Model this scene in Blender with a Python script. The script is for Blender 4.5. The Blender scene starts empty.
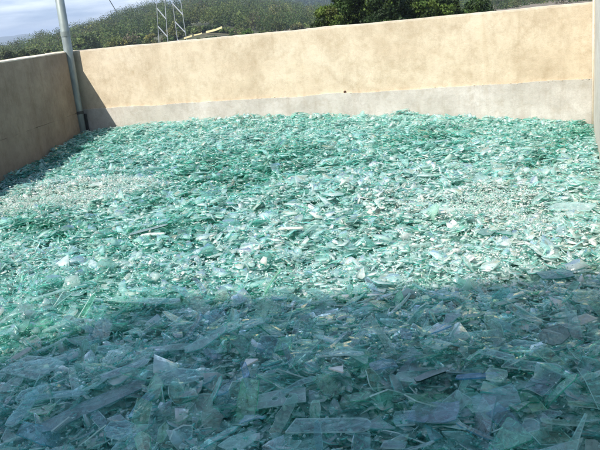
import bpy, bmesh, math, random
import numpy as np
from mathutils import Vector, Matrix, noise

random.seed(7); rng = np.random.default_rng(11)
S = bpy.context.scene
col = S.collection

# ------------------------------------------------------------------ camera
F_PX, PITCH, ROLL, YAW, EYE = 742.8, 0.2777, 0.1024, -0.3728, 0.306
def cam_basis():
    cy, sy, cp, sp = math.cos(YAW), math.sin(YAW), math.cos(PITCH), math.sin(PITCH)
    fwd = Vector((sy*cp, cy*cp, -sp)); right = Vector((cy, -sy, 0)); up = right.cross(fwd)
    cr, sr = math.cos(ROLL), math.sin(ROLL)
    return cr*right - sr*up, sr*right + cr*up, fwd
CR, CU, CF = cam_basis()
cam_d = bpy.data.cameras.new('camera'); cam = bpy.data.objects.new('camera', cam_d); col.objects.link(cam)
m = Matrix((( CR.x, CU.x, -CF.x, 0), (CR.y, CU.y, -CF.y, 0), (CR.z, CU.z, -CF.z, EYE), (0, 0, 0, 1)))
cam.matrix_world = m
cam_d.sensor_width = 36; cam_d.lens = F_PX/600*36; cam_d.clip_start = .05; cam_d.clip_end = 20000
S.camera = cam
def ray(px, py): return ((px-300)/F_PX*CR - (py-225)/F_PX*CU + CF)
def azel(px, py):
    d = ray(px, py); return math.atan2(d.x, d.y), math.atan2(d.z, math.hypot(d.x, d.y))
def far(px, py, dist):                      # the point seen at that pixel, dist metres away on the ground plan
    a, e = azel(px, py); return Vector((math.sin(a)*dist, math.cos(a)*dist, EYE+math.tan(e)*dist))

# ------------------------------------------------------------------ sky, sun, exposure
SUN_TO = Vector((-.34, -.75, 1.0)).normalized()
W = bpy.data.worlds.new('World'); S.world = W; W.use_nodes = True
nt = W.node_tree; N = nt.nodes; L = nt.links; bg = N['Background']
sky = N.new('ShaderNodeTexSky'); sky.sky_type = 'NISHITA'; sky.sun_disc = False
sky.sun_elevation = math.asin(SUN_TO.z); sky.sun_rotation = math.atan2(SUN_TO.x, SUN_TO.y)
sky.air_density = 1.0; sky.dust_density = 1.0; sky.ozone_density = 1.5
tc = N.new('ShaderNodeTexCoord'); mp = N.new('ShaderNodeMapping'); mp.inputs['Scale'].default_value = (5, 5, 36)
mp.inputs['Rotation'].default_value = (.03, .02, 0)
nz = N.new('ShaderNodeTexNoise'); nz.inputs['Scale'].default_value = 1.6; nz.inputs['Detail'].default_value = 9; nz.inputs['Roughness'].default_value = .6
cr = N.new('ShaderNodeValToRGB'); cr.color_ramp.elements[0].position = .36; cr.color_ramp.elements[1].position = .66
cr.color_ramp.elements[0].color = (1.6, 2.3, 3.4, 1); cr.color_ramp.elements[1].color = (4.7, 5.2, 5.9, 1)
el = N.new('ShaderNodeSeparateXYZ'); mr = N.new('ShaderNodeMapRange'); mr.inputs['From Min'].default_value = .1; mr.inputs['From Max'].default_value = .5
mr.inputs['To Min'].default_value = .92; mr.inputs['To Max'].default_value = .0
mx = N.new('ShaderNodeMix'); mx.data_type = 'RGBA'
L.new(tc.outputs['Generated'], mp.inputs['Vector']); L.new(mp.outputs[0], nz.inputs['Vector']); L.new(nz.outputs[0], cr.inputs[0])
L.new(tc.outputs['Generated'], el.inputs[0]); L.new(el.outputs['Z'], mr.inputs['Value']); L.new(mr.outputs[0], mx.inputs['Factor'])
L.new(sky.outputs[0], mx.inputs['A']); L.new(cr.outputs[0], mx.inputs['B']); L.new(mx.outputs['Result'], bg.inputs['Color'])
bg.inputs['Strength'].default_value = .15
sd = bpy.data.lights.new('sun', 'SUN'); so = bpy.data.objects.new('sun', sd); col.objects.link(so)
sd.energy = 3.7; sd.angle = math.radians(.6); sd.color = (1, .93, .82)
so.rotation_euler = SUN_TO.to_track_quat('Z', 'Y').to_euler(); so.location = (-10, -20, 30)
S.view_settings.view_transform = 'Standard'; S.view_settings.look = 'None'
S.view_settings.exposure = .78; S.view_settings.gamma = 1; S.view_settings.use_curve_mapping = False
cy = S.cycles
cy.max_bounces = 10; cy.diffuse_bounces = 4; cy.glossy_bounces = 3; cy.transmission_bounces = 6; cy.transparent_max_bounces = 14
cy.sample_clamp_indirect = 6; cy.sample_clamp_direct = 0; cy.caustics_reflective = False; cy.caustics_refractive = False
cy.use_denoising = True

# ------------------------------------------------------------------ helpers
def tag(o, label=None, cat=None, group=None, kind=None):
    if label: o['label'] = label
    if cat: o['category'] = cat
    if group: o['group'] = group
    if kind: o['kind'] = kind
    return o
def empty(name, loc=(0, 0, 0), rz=0):
    o = bpy.data.objects.new(name, None); col.objects.link(o); o.location = loc; o.rotation_euler = (0, 0, rz)
    o.empty_display_size = .2; return o
def link(name, me, mats, parent=None, loc=None):
    o = bpy.data.objects.new(name, me); col.objects.link(o)
    for mm in (mats if isinstance(mats, (list, tuple)) else [mats]):
        if mm and mm.name not in [x.name for x in me.materials if x]: me.materials.append(mm)
    if parent: o.parent = parent
    if loc: o.location = loc
    return o
def from_bm(name, bm, mats, parent=None, loc=None, smooth=False):
    me = bpy.data.meshes.new(name); bm.to_mesh(me); bm.free()
    if smooth:
        for p in me.polygons: p.use_smooth = True
    return link(name, me, mats, parent, loc)
def pydata(name, v, f, mats, parent=None, loc=None, smooth=False):
    me = bpy.data.meshes.new(name); me.from_pydata([tuple(x) for x in v], [], [tuple(x) for x in f]); me.update()
    if smooth:
        for p in me.polygons: p.use_smooth = True
    return link(name, me, mats, parent, loc)
def tube(bm, pts, radii, seg=10, cap=True):
    rings = []
    for i, p in enumerate(pts):
        p = Vector(p); t = (Vector(pts[min(i+1, len(pts)-1)]) - Vector(pts[max(i-1, 0)])).normalized()
        a = t.cross(Vector((0, 0, 1)) if abs(t.z) < .9 else Vector((1, 0, 0))).normalized(); b = t.cross(a)
        r = radii[i] if hasattr(radii, '__len__') else radii
        rings.append([bm.verts.new(p + r*(math.cos(k*2*math.pi/seg)*a + math.sin(k*2*math.pi/seg)*b)) for k in range(seg)])
    for i in range(len(rings)-1):
        for k in range(seg): bm.faces.new((rings[i][k], rings[i][(k+1) % seg], rings[i+1][(k+1) % seg], rings[i+1][k]))
    if cap: bm.faces.new(rings[0][::-1]); bm.faces.new(rings[-1])

class NT:
    def __init__(s, name):
        s.m = bpy.data.materials.new(name); s.m.use_nodes = True; s.t = s.m.node_tree; s.n = s.t.nodes; s.l = s.t.links
        s.b = s.n['Principled BSDF']; s.out = s.n['Material Output']
    def new(s, t, **k):
        x = s.n.new(t)
        for a, v in k.items():
            if a in x.inputs: x.inputs[a].default_value = v
            else: setattr(x, a, v)
        return x
    def noise(s, scale, detail=5, rough=.55, vec=None, sc=(1, 1, 1)):
        x = s.new('ShaderNodeTexNoise', Scale=scale, Detail=detail, Roughness=rough)
        if vec is None: vec = s.new('ShaderNodeTexCoord').outputs['Object']
        mpp = s.new('ShaderNodeMapping'); mpp.inputs['Scale'].default_value = sc
        s.l.new(vec, mpp.inputs[0]); s.l.new(mpp.outputs[0], x.inputs['Vector']); return x.outputs[0]
    def ramp(s, fac, stops):
        x = s.new('ShaderNodeValToRGB'); e = x.color_ramp.elements
        while len(e) < len(stops): e.new(.5)
        for i, (p, c) in enumerate(stops): e[i].position = p; e[i].color = (*c, 1) if len(c) == 3 else c
        s.l.new(fac, x.inputs[0]); return x.outputs[0]
    def mix(s, fac, a, b, mode='MIX'):
        x = s.new('ShaderNodeMix', data_type='RGBA', blend_type=mode)
        for nm, v in (('Factor', fac), ('A', a), ('B', b)):
            if isinstance(v, (int, float)): x.inputs[nm].default_value = v
            elif isinstance(v, tuple): x.inputs[nm].default_value = (*v, 1)
            else: s.l.new(v, x.inputs[nm])
        return x.outputs['Result']
    def bump(s, h, strength, dist=.02):
        x = s.new('ShaderNodeBump', Strength=strength, Distance=dist); s.l.new(h, x.inputs['Height']); s.l.new(x.outputs[0], s.b.inputs['Normal'])
    def color(s, c): s.l.new(c, s.b.inputs['Base Color'])
def flat(name, c, rough=.6, metal=0):
    t = NT(name); t.b.inputs['Base Color'].default_value = (*c, 1); t.b.inputs['Roughness'].default_value = rough; t.b.inputs['Metallic'].default_value = metal; return t.m

# ------------------------------------------------------------------ materials
def wall_mat(name, stops, stain, seed):
    t = NT(name)
    tcx = t.new('ShaderNodeTexCoord').outputs['Object']
    n1 = t.noise(.9, 7, .6, sc=(1, 1, 1.5)); n2 = t.noise(5.5, 8, .68); n3 = t.noise(70, 4, .6)
    c = t.ramp(n1, stops)
    mott = t.ramp(n2, [(.3, (.84, .81, .76)), (.5, (1, 1, 1)), (.72, (1.06, 1.05, 1.03))])
    c = t.mix(1, c, mott, 'MULTIPLY')
    n4 = t.noise(1.7, 9, .72, sc=(1, 1, .8)); st = t.ramp(n4, [(.46, (0, 0, 0)), (.66, (1, 1, 1))])
    c = t.mix(st, c, t.mix(.42, c, stain)); 
    n6 = t.noise(.8, 10, .78, sc=(1.6, 1.6, .9)); band = t.ramp(n6, [(.47, (0, 0, 0)), (.5, (1, 1, 1)), (.53, (0, 0, 0))])
    bm_ = t.new('ShaderNodeMath', operation='MULTIPLY'); bm_.inputs[1].default_value = .22; t.l.new(band, bm_.inputs[0])
    c = t.mix(bm_.outputs[0], c, stain)
    n7 = t.noise(3.2, 6, .6, sc=(2.2, 2.2, .16)); dr = t.ramp(n7, [(.56, (1, 1, 1)), (.72, (.91, .89, .86))]); c = t.mix(1, c, dr, 'MULTIPLY')
    sp = t.ramp(n3, [(.3, (.88, .87, .85)), (.45, (1, 1, 1))]); c = t.mix(.8, c, sp, 'MULTIPLY')
    t.color(c); t.b.inputs['Roughness'].default_value = .92
    t.b.inputs['Specular IOR Level'].default_value = .25
    add = t.new('ShaderNodeMath', operation='MULTIPLY_ADD'); add.inputs[1].default_value = .25
    t.l.new(n3, add.inputs[0]); t.l.new(n2, add.inputs[2]); t.bump(add.outputs[0], .5, .02)
    return t.m
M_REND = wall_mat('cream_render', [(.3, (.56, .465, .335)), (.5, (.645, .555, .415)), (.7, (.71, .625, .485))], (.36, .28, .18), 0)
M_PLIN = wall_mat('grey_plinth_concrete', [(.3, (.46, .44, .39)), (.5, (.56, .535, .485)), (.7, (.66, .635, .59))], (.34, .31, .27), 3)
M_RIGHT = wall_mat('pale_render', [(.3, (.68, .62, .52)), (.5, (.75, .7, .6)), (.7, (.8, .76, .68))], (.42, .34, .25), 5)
M_SIDE = wall_mat('brown_render', [(.3, (.23, .185, .13)), (.5, (.29, .235, .17)), (.7, (.34, .28, .2))], (.16, .125, .085), 4)  # brown tones, darker than the cream of the long wall
M_COPE = wall_mat('cement_coping', [(.3, (.62, .55, .44)), (.5, (.7, .62, .5)), (.7, (.75, .68, .56))], (.45, .36, .25), 4)
t = NT('galvanised_steel'); t.b.inputs['Metallic'].default_value = .35; t.b.inputs['Roughness'].default_value = .5
t.color(t.ramp(t.noise(9, 6, .6, sc=(1, 1, .3)), [(.35, (.17, .205, .205)), (.6, (.27, .32, .31))])); M_GALV = t.m
M_PYL = flat('pylon_steel', (.42, .45, .47), .55, .3)
M_DARK = flat('dark_bracket', (.06, .065, .065), .6, .3)
M_TIE_HOLE = flat('tie_hole_dark', (.06, .025, .012), .8)
t = NT('yard_ground'); t.color(t.ramp(t.noise(.6, 8), [(.35, (.13, .105, .07)), (.65, (.2, .17, .12))])); t.b.inputs['Roughness'].default_value = .95; M_GROUND = t.m
t = NT('hill_soil'); t.color(t.ramp(t.noise(.03, 9), [(.35, (.045, .06, .025)), (.5, (.07, .075, .035)), (.7, (.12, .09, .055))])); t.b.inputs['Roughness'].default_value = 1; M_HILL = t.m
t = NT('bark'); t.color(t.ramp(t.noise(8, 5, sc=(1, 1, .2)), [(.3, (.05, .035, .025)), (.7, (.13, .1, .07))])); t.b.inputs['Roughness'].default_value = .95; M_BARK = t.m
def leaf_mat(name):
    t = NT(name); a = t.new('ShaderNodeAttribute', attribute_name='tint', attribute_type='GEOMETRY')
    t.color(a.outputs['Color']); t.b.inputs['Roughness'].default_value = .6; t.b.inputs['Specular IOR Level'].default_value = .25
    tr = t.new('ShaderNodeBsdfTranslucent'); t.l.new(a.outputs['Color'], tr.inputs[0])
    ms = t.new('ShaderNodeMixShader'); ms.inputs[0].default_value = .3
    t.l.new(t.b.outputs[0], ms.inputs[1]); t.l.new(tr.outputs[0], ms.inputs[2]); t.l.new(ms.outputs[0], t.out.inputs[0]); return t.m
M_LEAF = leaf_mat('leaves')

# glass: thin sheet glass = tinted see-through + mirror reflection, with a dusty scattering share held in tint's alpha
def glass_mat(name, edge=False):
    t = NT(name); t.n.remove(t.b)
    a = t.new('ShaderNodeAttribute', attribute_name='tint', attribute_type='GEOMETRY')
    colr = a.outputs['Color']; milk = a.outputs['Alpha']
    geo = t.new('ShaderNodeTexCoord').outputs['Object']
    sm = t.new('ShaderNodeTexNoise', Scale=11.0, Detail=6.0, Roughness=.65); t.l.new(geo, sm.inputs['Vector'])
    smr = t.new('ShaderNodeMapRange'); smr.inputs['From Min'].default_value = .35; smr.inputs['From Max'].default_value = .7
    smr.inputs['To Min'].default_value = .6; smr.inputs['To Max'].default_value = 1.45; t.l.new(sm.outputs[0], smr.inputs[0])
    mk = t.new('ShaderNodeMath', operation='MULTIPLY', use_clamp=True); t.l.new(milk, mk.inputs[0]); t.l.new(smr.outputs[0], mk.inputs[1])
    # see-through tint: the sheet's own colour, paler
    lift = .62 if not edge else .2
    tcx = t.mix(lift, colr, (.95, 1, .985))
    tra = t.new('ShaderNodeBsdfTransparent'); t.l.new(tcx, tra.inputs[0])
    dif = t.new('ShaderNodeBsdfDiffuse'); trl = t.new('ShaderNodeBsdfTranslucent')
    dc = t.mix(.45 if not edge else 0.0, colr, (.85, .93, .9))
    t.l.new(dc, dif.inputs[0]); t.l.new(dc, trl.inputs[0])
    m1 = t.new('ShaderNodeMixShader'); m1.inputs[0].default_value = .45; t.l.new(dif.outputs[0], m1.inputs[1]); t.l.new(trl.outputs[0], m1.inputs[2])
    m2 = t.new('ShaderNodeMixShader'); t.l.new(mk.outputs[0], m2.inputs[0]); t.l.new(tra.outputs[0], m2.inputs[1]); t.l.new(m1.outputs[0], m2.inputs[2])
    bump = t.new('ShaderNodeBump', Strength=.5, Distance=.014)
    bn = t.new('ShaderNodeTexNoise', Scale=26.0, Detail=2.0); t.l.new(geo, bn.inputs['Vector']); t.l.new(bn.outputs[0], bump.inputs['Height'])
    gl = t.new('ShaderNodeBsdfGlossy', Color=(.84, 1, .97, 1), Roughness=.06 if not edge else .2); rg = t.new('ShaderNodeMapRange'); rg.inputs['From Min'].default_value = .4; rg.inputs['From Max'].default_value = .65; rg.inputs['To Min'].default_value = .03; rg.inputs['To Max'].default_value = .28; t.l.new(sm.outputs[0], rg.inputs[0]); t.l.new(rg.outputs[0], gl.inputs['Roughness']); t.l.new(bump.outputs[0], gl.inputs['Normal'])
    fr = t.new('ShaderNodeFresnel', IOR=1.52); t.l.new(bump.outputs[0], fr.inputs['Normal'])
    gm = t.new('ShaderNodeNewGeometry'); inv = t.new('ShaderNodeMath', operation='SUBTRACT'); inv.inputs[0].default_value = 1; t.l.new(gm.outputs['Backfacing'], inv.inputs[1])
    ff = t.new('ShaderNodeMath', operation='MULTIPLY'); t.l.new(fr.outputs[0], ff.inputs[0]); t.l.new(inv.outputs[0], ff.inputs[1])
    m3 = t.new('ShaderNodeMixShader'); t.l.new(ff.outputs[0], m3.inputs[0]); t.l.new(m2.outputs[0], m3.inputs[1]); t.l.new(gl.outputs[0], m3.inputs[2])
    t.l.new(m3.outputs[0], t.out.inputs[0]); return t.m
M_GLASS = glass_mat('sheet_glass'); M_EDGE = glass_mat('glass_edge', True)
t = NT('packed_cullet'); n = t.noise(14, 6, .7)
t.color(t.ramp(n, [(.36, (.015, .07, .06)), (.50, (.25, .48, .42)), (.66, (.66, .84, .80))])); t.b.inputs['Roughness'].default_value = .4; t.bump(n, 1, .05); M_CORE = t.m  # dark noise tones stand for the shaded gaps between shards

# ------------------------------------------------------------------ the bunker: ground and walls
D, XL, XR, SL, B, T = 13.205, -9.832, .235, .2394, 1.2, .62      # back wall plane, corners, skew of the left wall, cream height, thickness
FLOOR = -2.9
def grid_slab(name, P0, P1, nrm, z0, z1, thick, mats, parent, nx=160, nz=10, ragged=0, wavy=.006, ztop_var=.008):
    """a wall slab: front face between P0 and P1 (plan points), thickness along -nrm; ragged lower edge"""
    P0 = Vector((P0[0], P0[1], 0)); P1 = Vector((P1[0], P1[1], 0)); nrm = Vector((nrm[0], nrm[1], 0)).normalized()
    v = []; f = []
    for side in (0, 1):
        for i in range(nx+1):
            u = i/nx; p = P0.lerp(P1, u)
            for k in range(nz+1):
                w = k/nz; zz = z0 + (z1-z0)*w
                if k == nz: zz += ztop_var*noise.noise(Vector((p.x*1.3, p.y*1.3, 3)))*2 + .004*noise.noise(Vector((p.x*9, p.y*9, 1)))
                if k == 0 and ragged: zz += ragged*(noise.noise(Vector((p.x*4, p.y*4, 9))) + .8*noise.noise(Vector((p.x*17, p.y*17, 2))))
                off = 0 if side == 0 else -thick
                q = p + nrm*(off + (wavy*noise.noise(Vector((p.x*.8, p.y*.8, zz*2))) if side == 0 else 0)); v.append((q.x, q.y, zz))
    n1 = (nx+1)*(nz+1); idx = lambda s, i, k: s*n1 + i*(nz+1) + k
    for i in range(nx):
        for k in range(nz):
            f.append((idx(0, i, k), idx(0, i+1, k), idx(0, i+1, k+1), idx(0, i, k+1)))
            f.append((idx(1, i, k), idx(1, i, k+1), idx(1, i+1, k+1), idx(1, i+1, k)))
        f.append((idx(0, i, nz), idx(0, i+1, nz), idx(1, i+1, nz), idx(1, i, nz)))
        f.append((idx(0, i, 0), idx(1, i, 0), idx(1, i+1, 0), idx(0, i+1, 0)))
    for i in (0, nx):
        for k in range(nz): f.append((idx(0, i, k), idx(0, i, k+1), idx(1, i, k+1), idx(1, i, k)))
    o = pydata(name, v, f, mats, parent)
    bm = bmesh.new(); bm.from_mesh(o.data); bmesh.ops.recalc_face_normals(bm, faces=bm.faces); bm.to_mesh(o.data); bm.free()
    return o
PL = .035
bw = empty('concrete_wall', ((XL+XR)/2, D, FLOOR)); bwi = Matrix.Translation((-(XL+XR)/2, -D, -FLOOR))
def P(o, par):      # keep world placement under the parent
    o.matrix_parent_inverse = Matrix.Translation(par.location).inverted(); return o
tag(bw, 'long sunlit cream rendered wall with grey plinth behind the glass heap', 'wall')
P(grid_slab('wall_panel', (XL-T-.02, D), (XR+.25, D), (0, -1), -B-.10, -.03, .28, M_REND, bw, 220, 12, 0, .006, 0), bw)
P(grid_slab('coping', (XL-T-.02, D-.0005), (XR+.25, D-.0005), (0, -1), -.034, 0, .30, M_COPE, bw, 220, 1, 0, .006), bw)
P(grid_slab('plinth', (XL-.02, D-PL), (XR+.02, D-PL), (0, -1), FLOOR, -B-.002, .08, M_PLIN, bw, 400, 10, 0, .01, .014), bw)
# crumbs of mortar along the ledge
v = []; f = []
for i in range(240):
    x = random.uniform(XL+.1, XR-.05); s = random.uniform(.003, .009) if random.random() < .93 else random.uniform(.01, .016)
    c = Vector((x, D-PL-.001+random.uniform(0, .02), -B+random.uniform(-.014, .012))); b0 = len(v)
    for dx, dy, dz in ((1, 0, 0), (-1, 0, 0), (0, 1, 0), (0, -1, 0), (0, 0, 1), (0, 0, -1)):
        v.append(c + Vector((dx*s*random.uniform(.7, 2.2), dy*s*.8, dz*s*random.uniform(.5, 1))))
    for a in ((0, 2, 4), (2, 1, 4), (1, 3, 4), (3, 0, 4), (2, 0, 5), (1, 2, 5), (3, 1, 5), (0, 3, 5)): f.append([b0+k for k in a])
P(pydata('mortar_crumbs', v, f, M_REND, bw), bw)
bm = bmesh.new(); hp = Vector((-4.0, D, -1.12))
a_, e_ = azel(345, 92); tt = (D)/math.cos(a_); hp = Vector((math.sin(a_)*tt, D, EYE+math.tan(e_)*tt))
tube(bm, [hp+Vector((0, .02, 0)), hp+Vector((0, -.008, 0)), hp+Vector((.0, -.016, -.004))], [.03, .026, .012], 9)  # stub stands for a tie hole, its shade and stain painted dark
P(from_bm('tie_hole_stub', bm, M_TIE_HOLE, bw), bw)

YL = 1.0                                           # how near the left wall comes
lw0 = (XL+SL*(D-YL), YL); lw1 = (XL, D)
ln = Vector((1, SL, 0)).normalized()
lw = empty('concrete_wall', (lw1[0], lw1[1]-6, FLOOR)); tag(lw, 'shaded side wall on the left meeting the long wall at the steel post', 'wall')
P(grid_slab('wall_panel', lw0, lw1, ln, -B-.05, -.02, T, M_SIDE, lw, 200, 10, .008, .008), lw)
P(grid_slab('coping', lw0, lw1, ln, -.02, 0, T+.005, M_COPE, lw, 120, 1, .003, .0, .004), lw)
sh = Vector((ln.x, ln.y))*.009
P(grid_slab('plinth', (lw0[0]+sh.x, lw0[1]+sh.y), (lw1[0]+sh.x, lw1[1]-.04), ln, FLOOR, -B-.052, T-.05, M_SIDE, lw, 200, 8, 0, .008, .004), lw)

rw = empty('concrete_wall', (XR, D-6, FLOOR)); tag(rw, 'pale rendered side wall along the right edge, seen nearly edge on', 'wall')
P(grid_slab('wall_panel', (XR, D-.04), (XR+.05, 3.2), (-1, 0), FLOOR, .85, .24, M_RIGHT, rw, 120, 14, 0, .004, .02), rw)
bm = bmesh.new(); tube(bm, [(XR-.012, D-.06, FLOOR), (XR-.012, D-.06, .85)], .018, 10)
P(from_bm('corner_conduit', bm, M_COPE, rw, smooth=True), rw)

# steel post in the corner
pa, pb = Vector((-9.805, D-.16, FLOOR)), Vector((-9.745, D-.14, 3.6))
post = empty('steel_post', pa); tag(post, 'round galvanised steel post standing in the shaded corner of the walls', 'post')
bm = bmesh.new(); tube(bm, [pa, pa.lerp(pb, .3), pb], [.092, .09, .088], 20); P(from_bm('pipe', bm, M_GALV, post, smooth=True), post)
zc = -B-.05; pc = pa.lerp(pb, (zc-pa.z)/(pb.z-pa.z))
bm = bmesh.new()
for dz in (0, -.5):
    tube(bm, [pc+Vector((0, 0, dz-.03)), pc+Vector((0, 0, dz+.03))], .099, 20)
bmesh.ops.create_cube(bm, size=1, matrix=Matrix.Translation(pc+Vector((.0, .085, -.35)))@Matrix.Diagonal((.23, .03, .62, 1)))
P(from_bm('wall_bracket', bm, M_DARK, post), post)
bm = bmesh.new(); pj = pa.lerp(pb, (.35-pa.z)/(pb.z-pa.z)); tube(bm, [pj+Vector((0, 0, -.05)), pj+Vector((0, 0, .05))], .096, 20); P(from_bm('pipe_joint', bm, M_GALV, post), post)

# ------------------------------------------------------------------ ground, hills
def disc(name, r0, r1, zf, mat, a0, a1, nr=60, na=120):
    v = []; f = []
    for i in range(nr+1):
        r = r0*(r1/r0)**(i/nr)
        for j in range(na+1):
            a = a0+(a1-a0)*j/na; v.append((math.sin(a)*r, math.cos(a)*r, zf(a, r)))
    for i in range(nr):
        for j in range(na): q = i*(na+1)+j; f.append((q, q+1, q+na+2, q+na+1))
    return pydata(name, v, f, mat, smooth=True)
g = disc('ground', .5, 4100, lambda a, r: FLOOR - .004*max(0, r-40)**.9, M_GROUND, -math.pi, math.pi, 60, 120); tag(g, 'bare earth of the yard and the land beyond', kind='structure')
def sm(a, b, x): x = max(0, min(1, (x-a)/(b-a))); return x*x*(3-2*x)
def hill_el(azd):   # ridge elevation angle in degrees (bare ground, trees come on top)
    pts = [(-60, -.9), (-41, -.75), (-38, -.3), (-36, .05), (-34.3, .42), (-32, .95), (-30, 1.25), (-27, 1.35), (-24, 1.2), (-22, .6), (-19, -.2), (-15, -.6), (0, -.6), (20, -.5)]
    for (a, b), (c, d) in zip(pts, pts[1:]):
        if a <= azd <= c: return b + (d-b)*sm(a, c, azd)
    return pts[0][1] if azd < -60 else pts[-1][1]
HR0, HR1 = 110, 430
def hill_z(a, r):
    base = -5.2; top = EYE + math.tan(math.radians(hill_el(math.degrees(a))))*HR1
    k = sm(HR0, HR1, r)*.35+max(0, min(1, (r-HR0)/(HR1-HR0)))*.65
    z = base+(top-base)*k + .8*noise.noise(Vector((math.sin(a)*r*.02, math.cos(a)*r*.02, 4)))*k
    z += 2.6*math.exp(-((math.degrees(a)+27.2)/2.6)**2-((r-182)/26)**2)
    return z if r <= HR1 else z-(r-HR1)*.05
h = disc('hillside', 100, 700, hill_z, M_HILL, math.radians(-60), math.radians(20), 90, 260); tag(h, 'wooded hillside beyond the wall', kind='structure')
FR0, FR1 = 600, 1000
def far_z(a, r):
    azd = math.degrees(a); e = -1.2 + 3.6*sm(-27, -18, azd) + .25*math.sin(azd*1.3)
    top = EYE+math.tan(math.radians(e))*FR1; k = max(0, min(1, (r-FR0)/(FR1-FR0)))
    return -8+(top+8)*k**.8 + 4*noise.noise(Vector((math.sin(a)*r*.004, math.cos(a)*r*.004, 1)))*k - max(0, r-FR1)*.1
h2 = disc('far_hillside', 550, 1150, far_z, M_HILL, math.radians(-35), math.radians(20), 30, 160); tag(h2, 'darker hazy wooded slope farther off', kind='structure')
M_MTN = flat('mountain_forest', (.05, .075, .06), 1)
def mtn_z(a, r):
    azd = math.degrees(a); e = .56*math.exp(-((azd+40)/2.1)**2) + .25*math.exp(-((azd+45)/4)**2) + .05*math.sin(azd*3) - .15
    top = EYE+math.tan(math.radians(e))*3500; k = max(0, 1-abs(r-3500)/600)
    return -11+(top+11)*k + 3*noise.noise(Vector((azd*1.2, r*.002, 0)))*k
m3 = disc('mountain', 2880, 4000, mtn_z, M_MTN, math.radians(-58), math.radians(-20), 30, 200); tag(m3, 'distant blue mountain on the horizon', kind='structure')

# ------------------------------------------------------------------ foliage
def leaf_cloud(name, centers, radii, n_per, leaf, palette, parent=None, mat=None, seed=0, ids=None):
    """leaf-sized quads on and inside many small lobes; tint per face"""
    r = np.random.default_rng(seed); C = []; 
    cen = np.repeat(np.asarray(centers, float), n_per, 0); rad = np.repeat(np.asarray(radii, float), n_per, 0)
    n = len(cen); d = r.normal(size=(n, 3)); d /= np.linalg.norm(d, axis=1)[:, None]
    rr = r.random(n)**.33; pos = cen + d*rad*rr[:, None]
    nv = d + r.normal(size=(n, 3))*.7; nv /= np.linalg.norm(nv, axis=1)[:, None]
    a = np.cross(nv, r.normal(size=(n, 3))); a /= np.linalg.norm(a, axis=1)[:, None]; b = np.cross(nv, a)
    s = leaf*(.6+.9*r.random(n))[:, None]
    q = np.stack([pos-a*s*.5-b*s*.15, pos-b*s*.5+a*s*.1, pos+a*s*.6+b*s*.1, pos+b*s*.5], 1).reshape(-1, 3)
    me = bpy.data.meshes.new(name); me.vertices.add(n*4); me.vertices.foreach_set('co', q.astype(np.float32).ravel())
    me.loops.add(n*4); me.loops.foreach_set('vertex_index', np.arange(n*4, dtype=np.int32))
    me.polygons.add(n); me.polygons.foreach_set('loop_start', np.arange(0, n*4, 4, dtype=np.int32))
    me.update(calc_edges=True)
    pal = np.asarray(palette, float); ids = np.arange(len(centers)) if ids is None else np.asarray(ids); lob = np.repeat(r.integers(0, len(pal), ids.max()+1)[ids], n_per)
    c = pal[lob]*(.7+.6*r.random(n))[:, None]*np.repeat((.6+.8*r.random(ids.max()+1))[ids], n_per)[:, None]; c = np.concatenate([np.repeat(c, 4, 0), np.ones((n*4, 1))], 1)
    at = me.color_attributes.new('tint', 'FLOAT_COLOR', 'CORNER'); at.data.foreach_set('color', c.astype(np.float32).ravel())
    return link(name, me, mat or M_LEAF, parent)
GREENS = [(.07, .11, .028), (.09, .135, .032), (.055, .09, .025), (.11, .145, .04)]
DARKS = [(.03, .06, .016), (.045, .08, .02), (.06, .10, .024), (.09, .12, .03)]
OLIVE = [(.10, .115, .035), (.14, .14, .045), (.075, .095, .03)]
YELL = [(.24, .22, .06), (.17, .18, .05), (.10, .13, .035)]
BROWN = [(.17, .11, .075), (.21, .14, .10), (.10, .085, .05)]
LIGHT = [(.12, .21, .03), (.09, .17, .03)]
def make_tree(name, base, height, width, palette, label, cat='tree', group=None, nl=26, npl=150, leaf=.16, low=.12, seed=0):
    r = random.Random(seed); t = empty(name, base); tag(t, label, cat, group)
    bm = bmesh.new(); hh = height
    tube(bm, [(0, 0, -.3), (.03*hh, 0, hh*.3), (-.01*hh, .02*hh, hh*.62), (0, 0, hh*.85)], [hh*.035, hh*.027, hh*.016, hh*.006], 7)
    cents = []; rads = []
    for i in range(nl):
        a = r.uniform(0, 6.283); k = r.uniform(low, .95); w = width*.5*(math.sin(math.pi*min(1, .12+k*.86))**.6)
        q = r.uniform(.25, .85)*w; c = Vector((math.cos(a)*q, math.sin(a)*q, hh*k)); cents.append(c); s = width*r.uniform(.11, .2)
        rads.append((s, s, s*.75))
        if i % 3 == 0: tube(bm, [(0, 0, hh*k*.6), (c.x*.5, c.y*.5, hh*k*.78), tuple(c)], [hh*.012, hh*.008, hh*.003], 5, False)
    from_bm('trunk', bm, M_BARK, t)
    leaf_cloud('crown', cents, rads, npl, leaf, palette, t, seed=seed)
    return t
def tree_at(px, py_top, dist, width, palette, label, ground=None, **k):
    p = far(px, py_top, dist); z0 = ground if ground is not None else (hill_z(math.atan2(p.x, p.y), dist) if dist > HR0 else FLOOR-.1)
    return make_tree(k.pop('name', 'broadleaf_tree'), (p.x, p.y, z0), max(1.2, p.z-z0), width, palette, label, **k)
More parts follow.
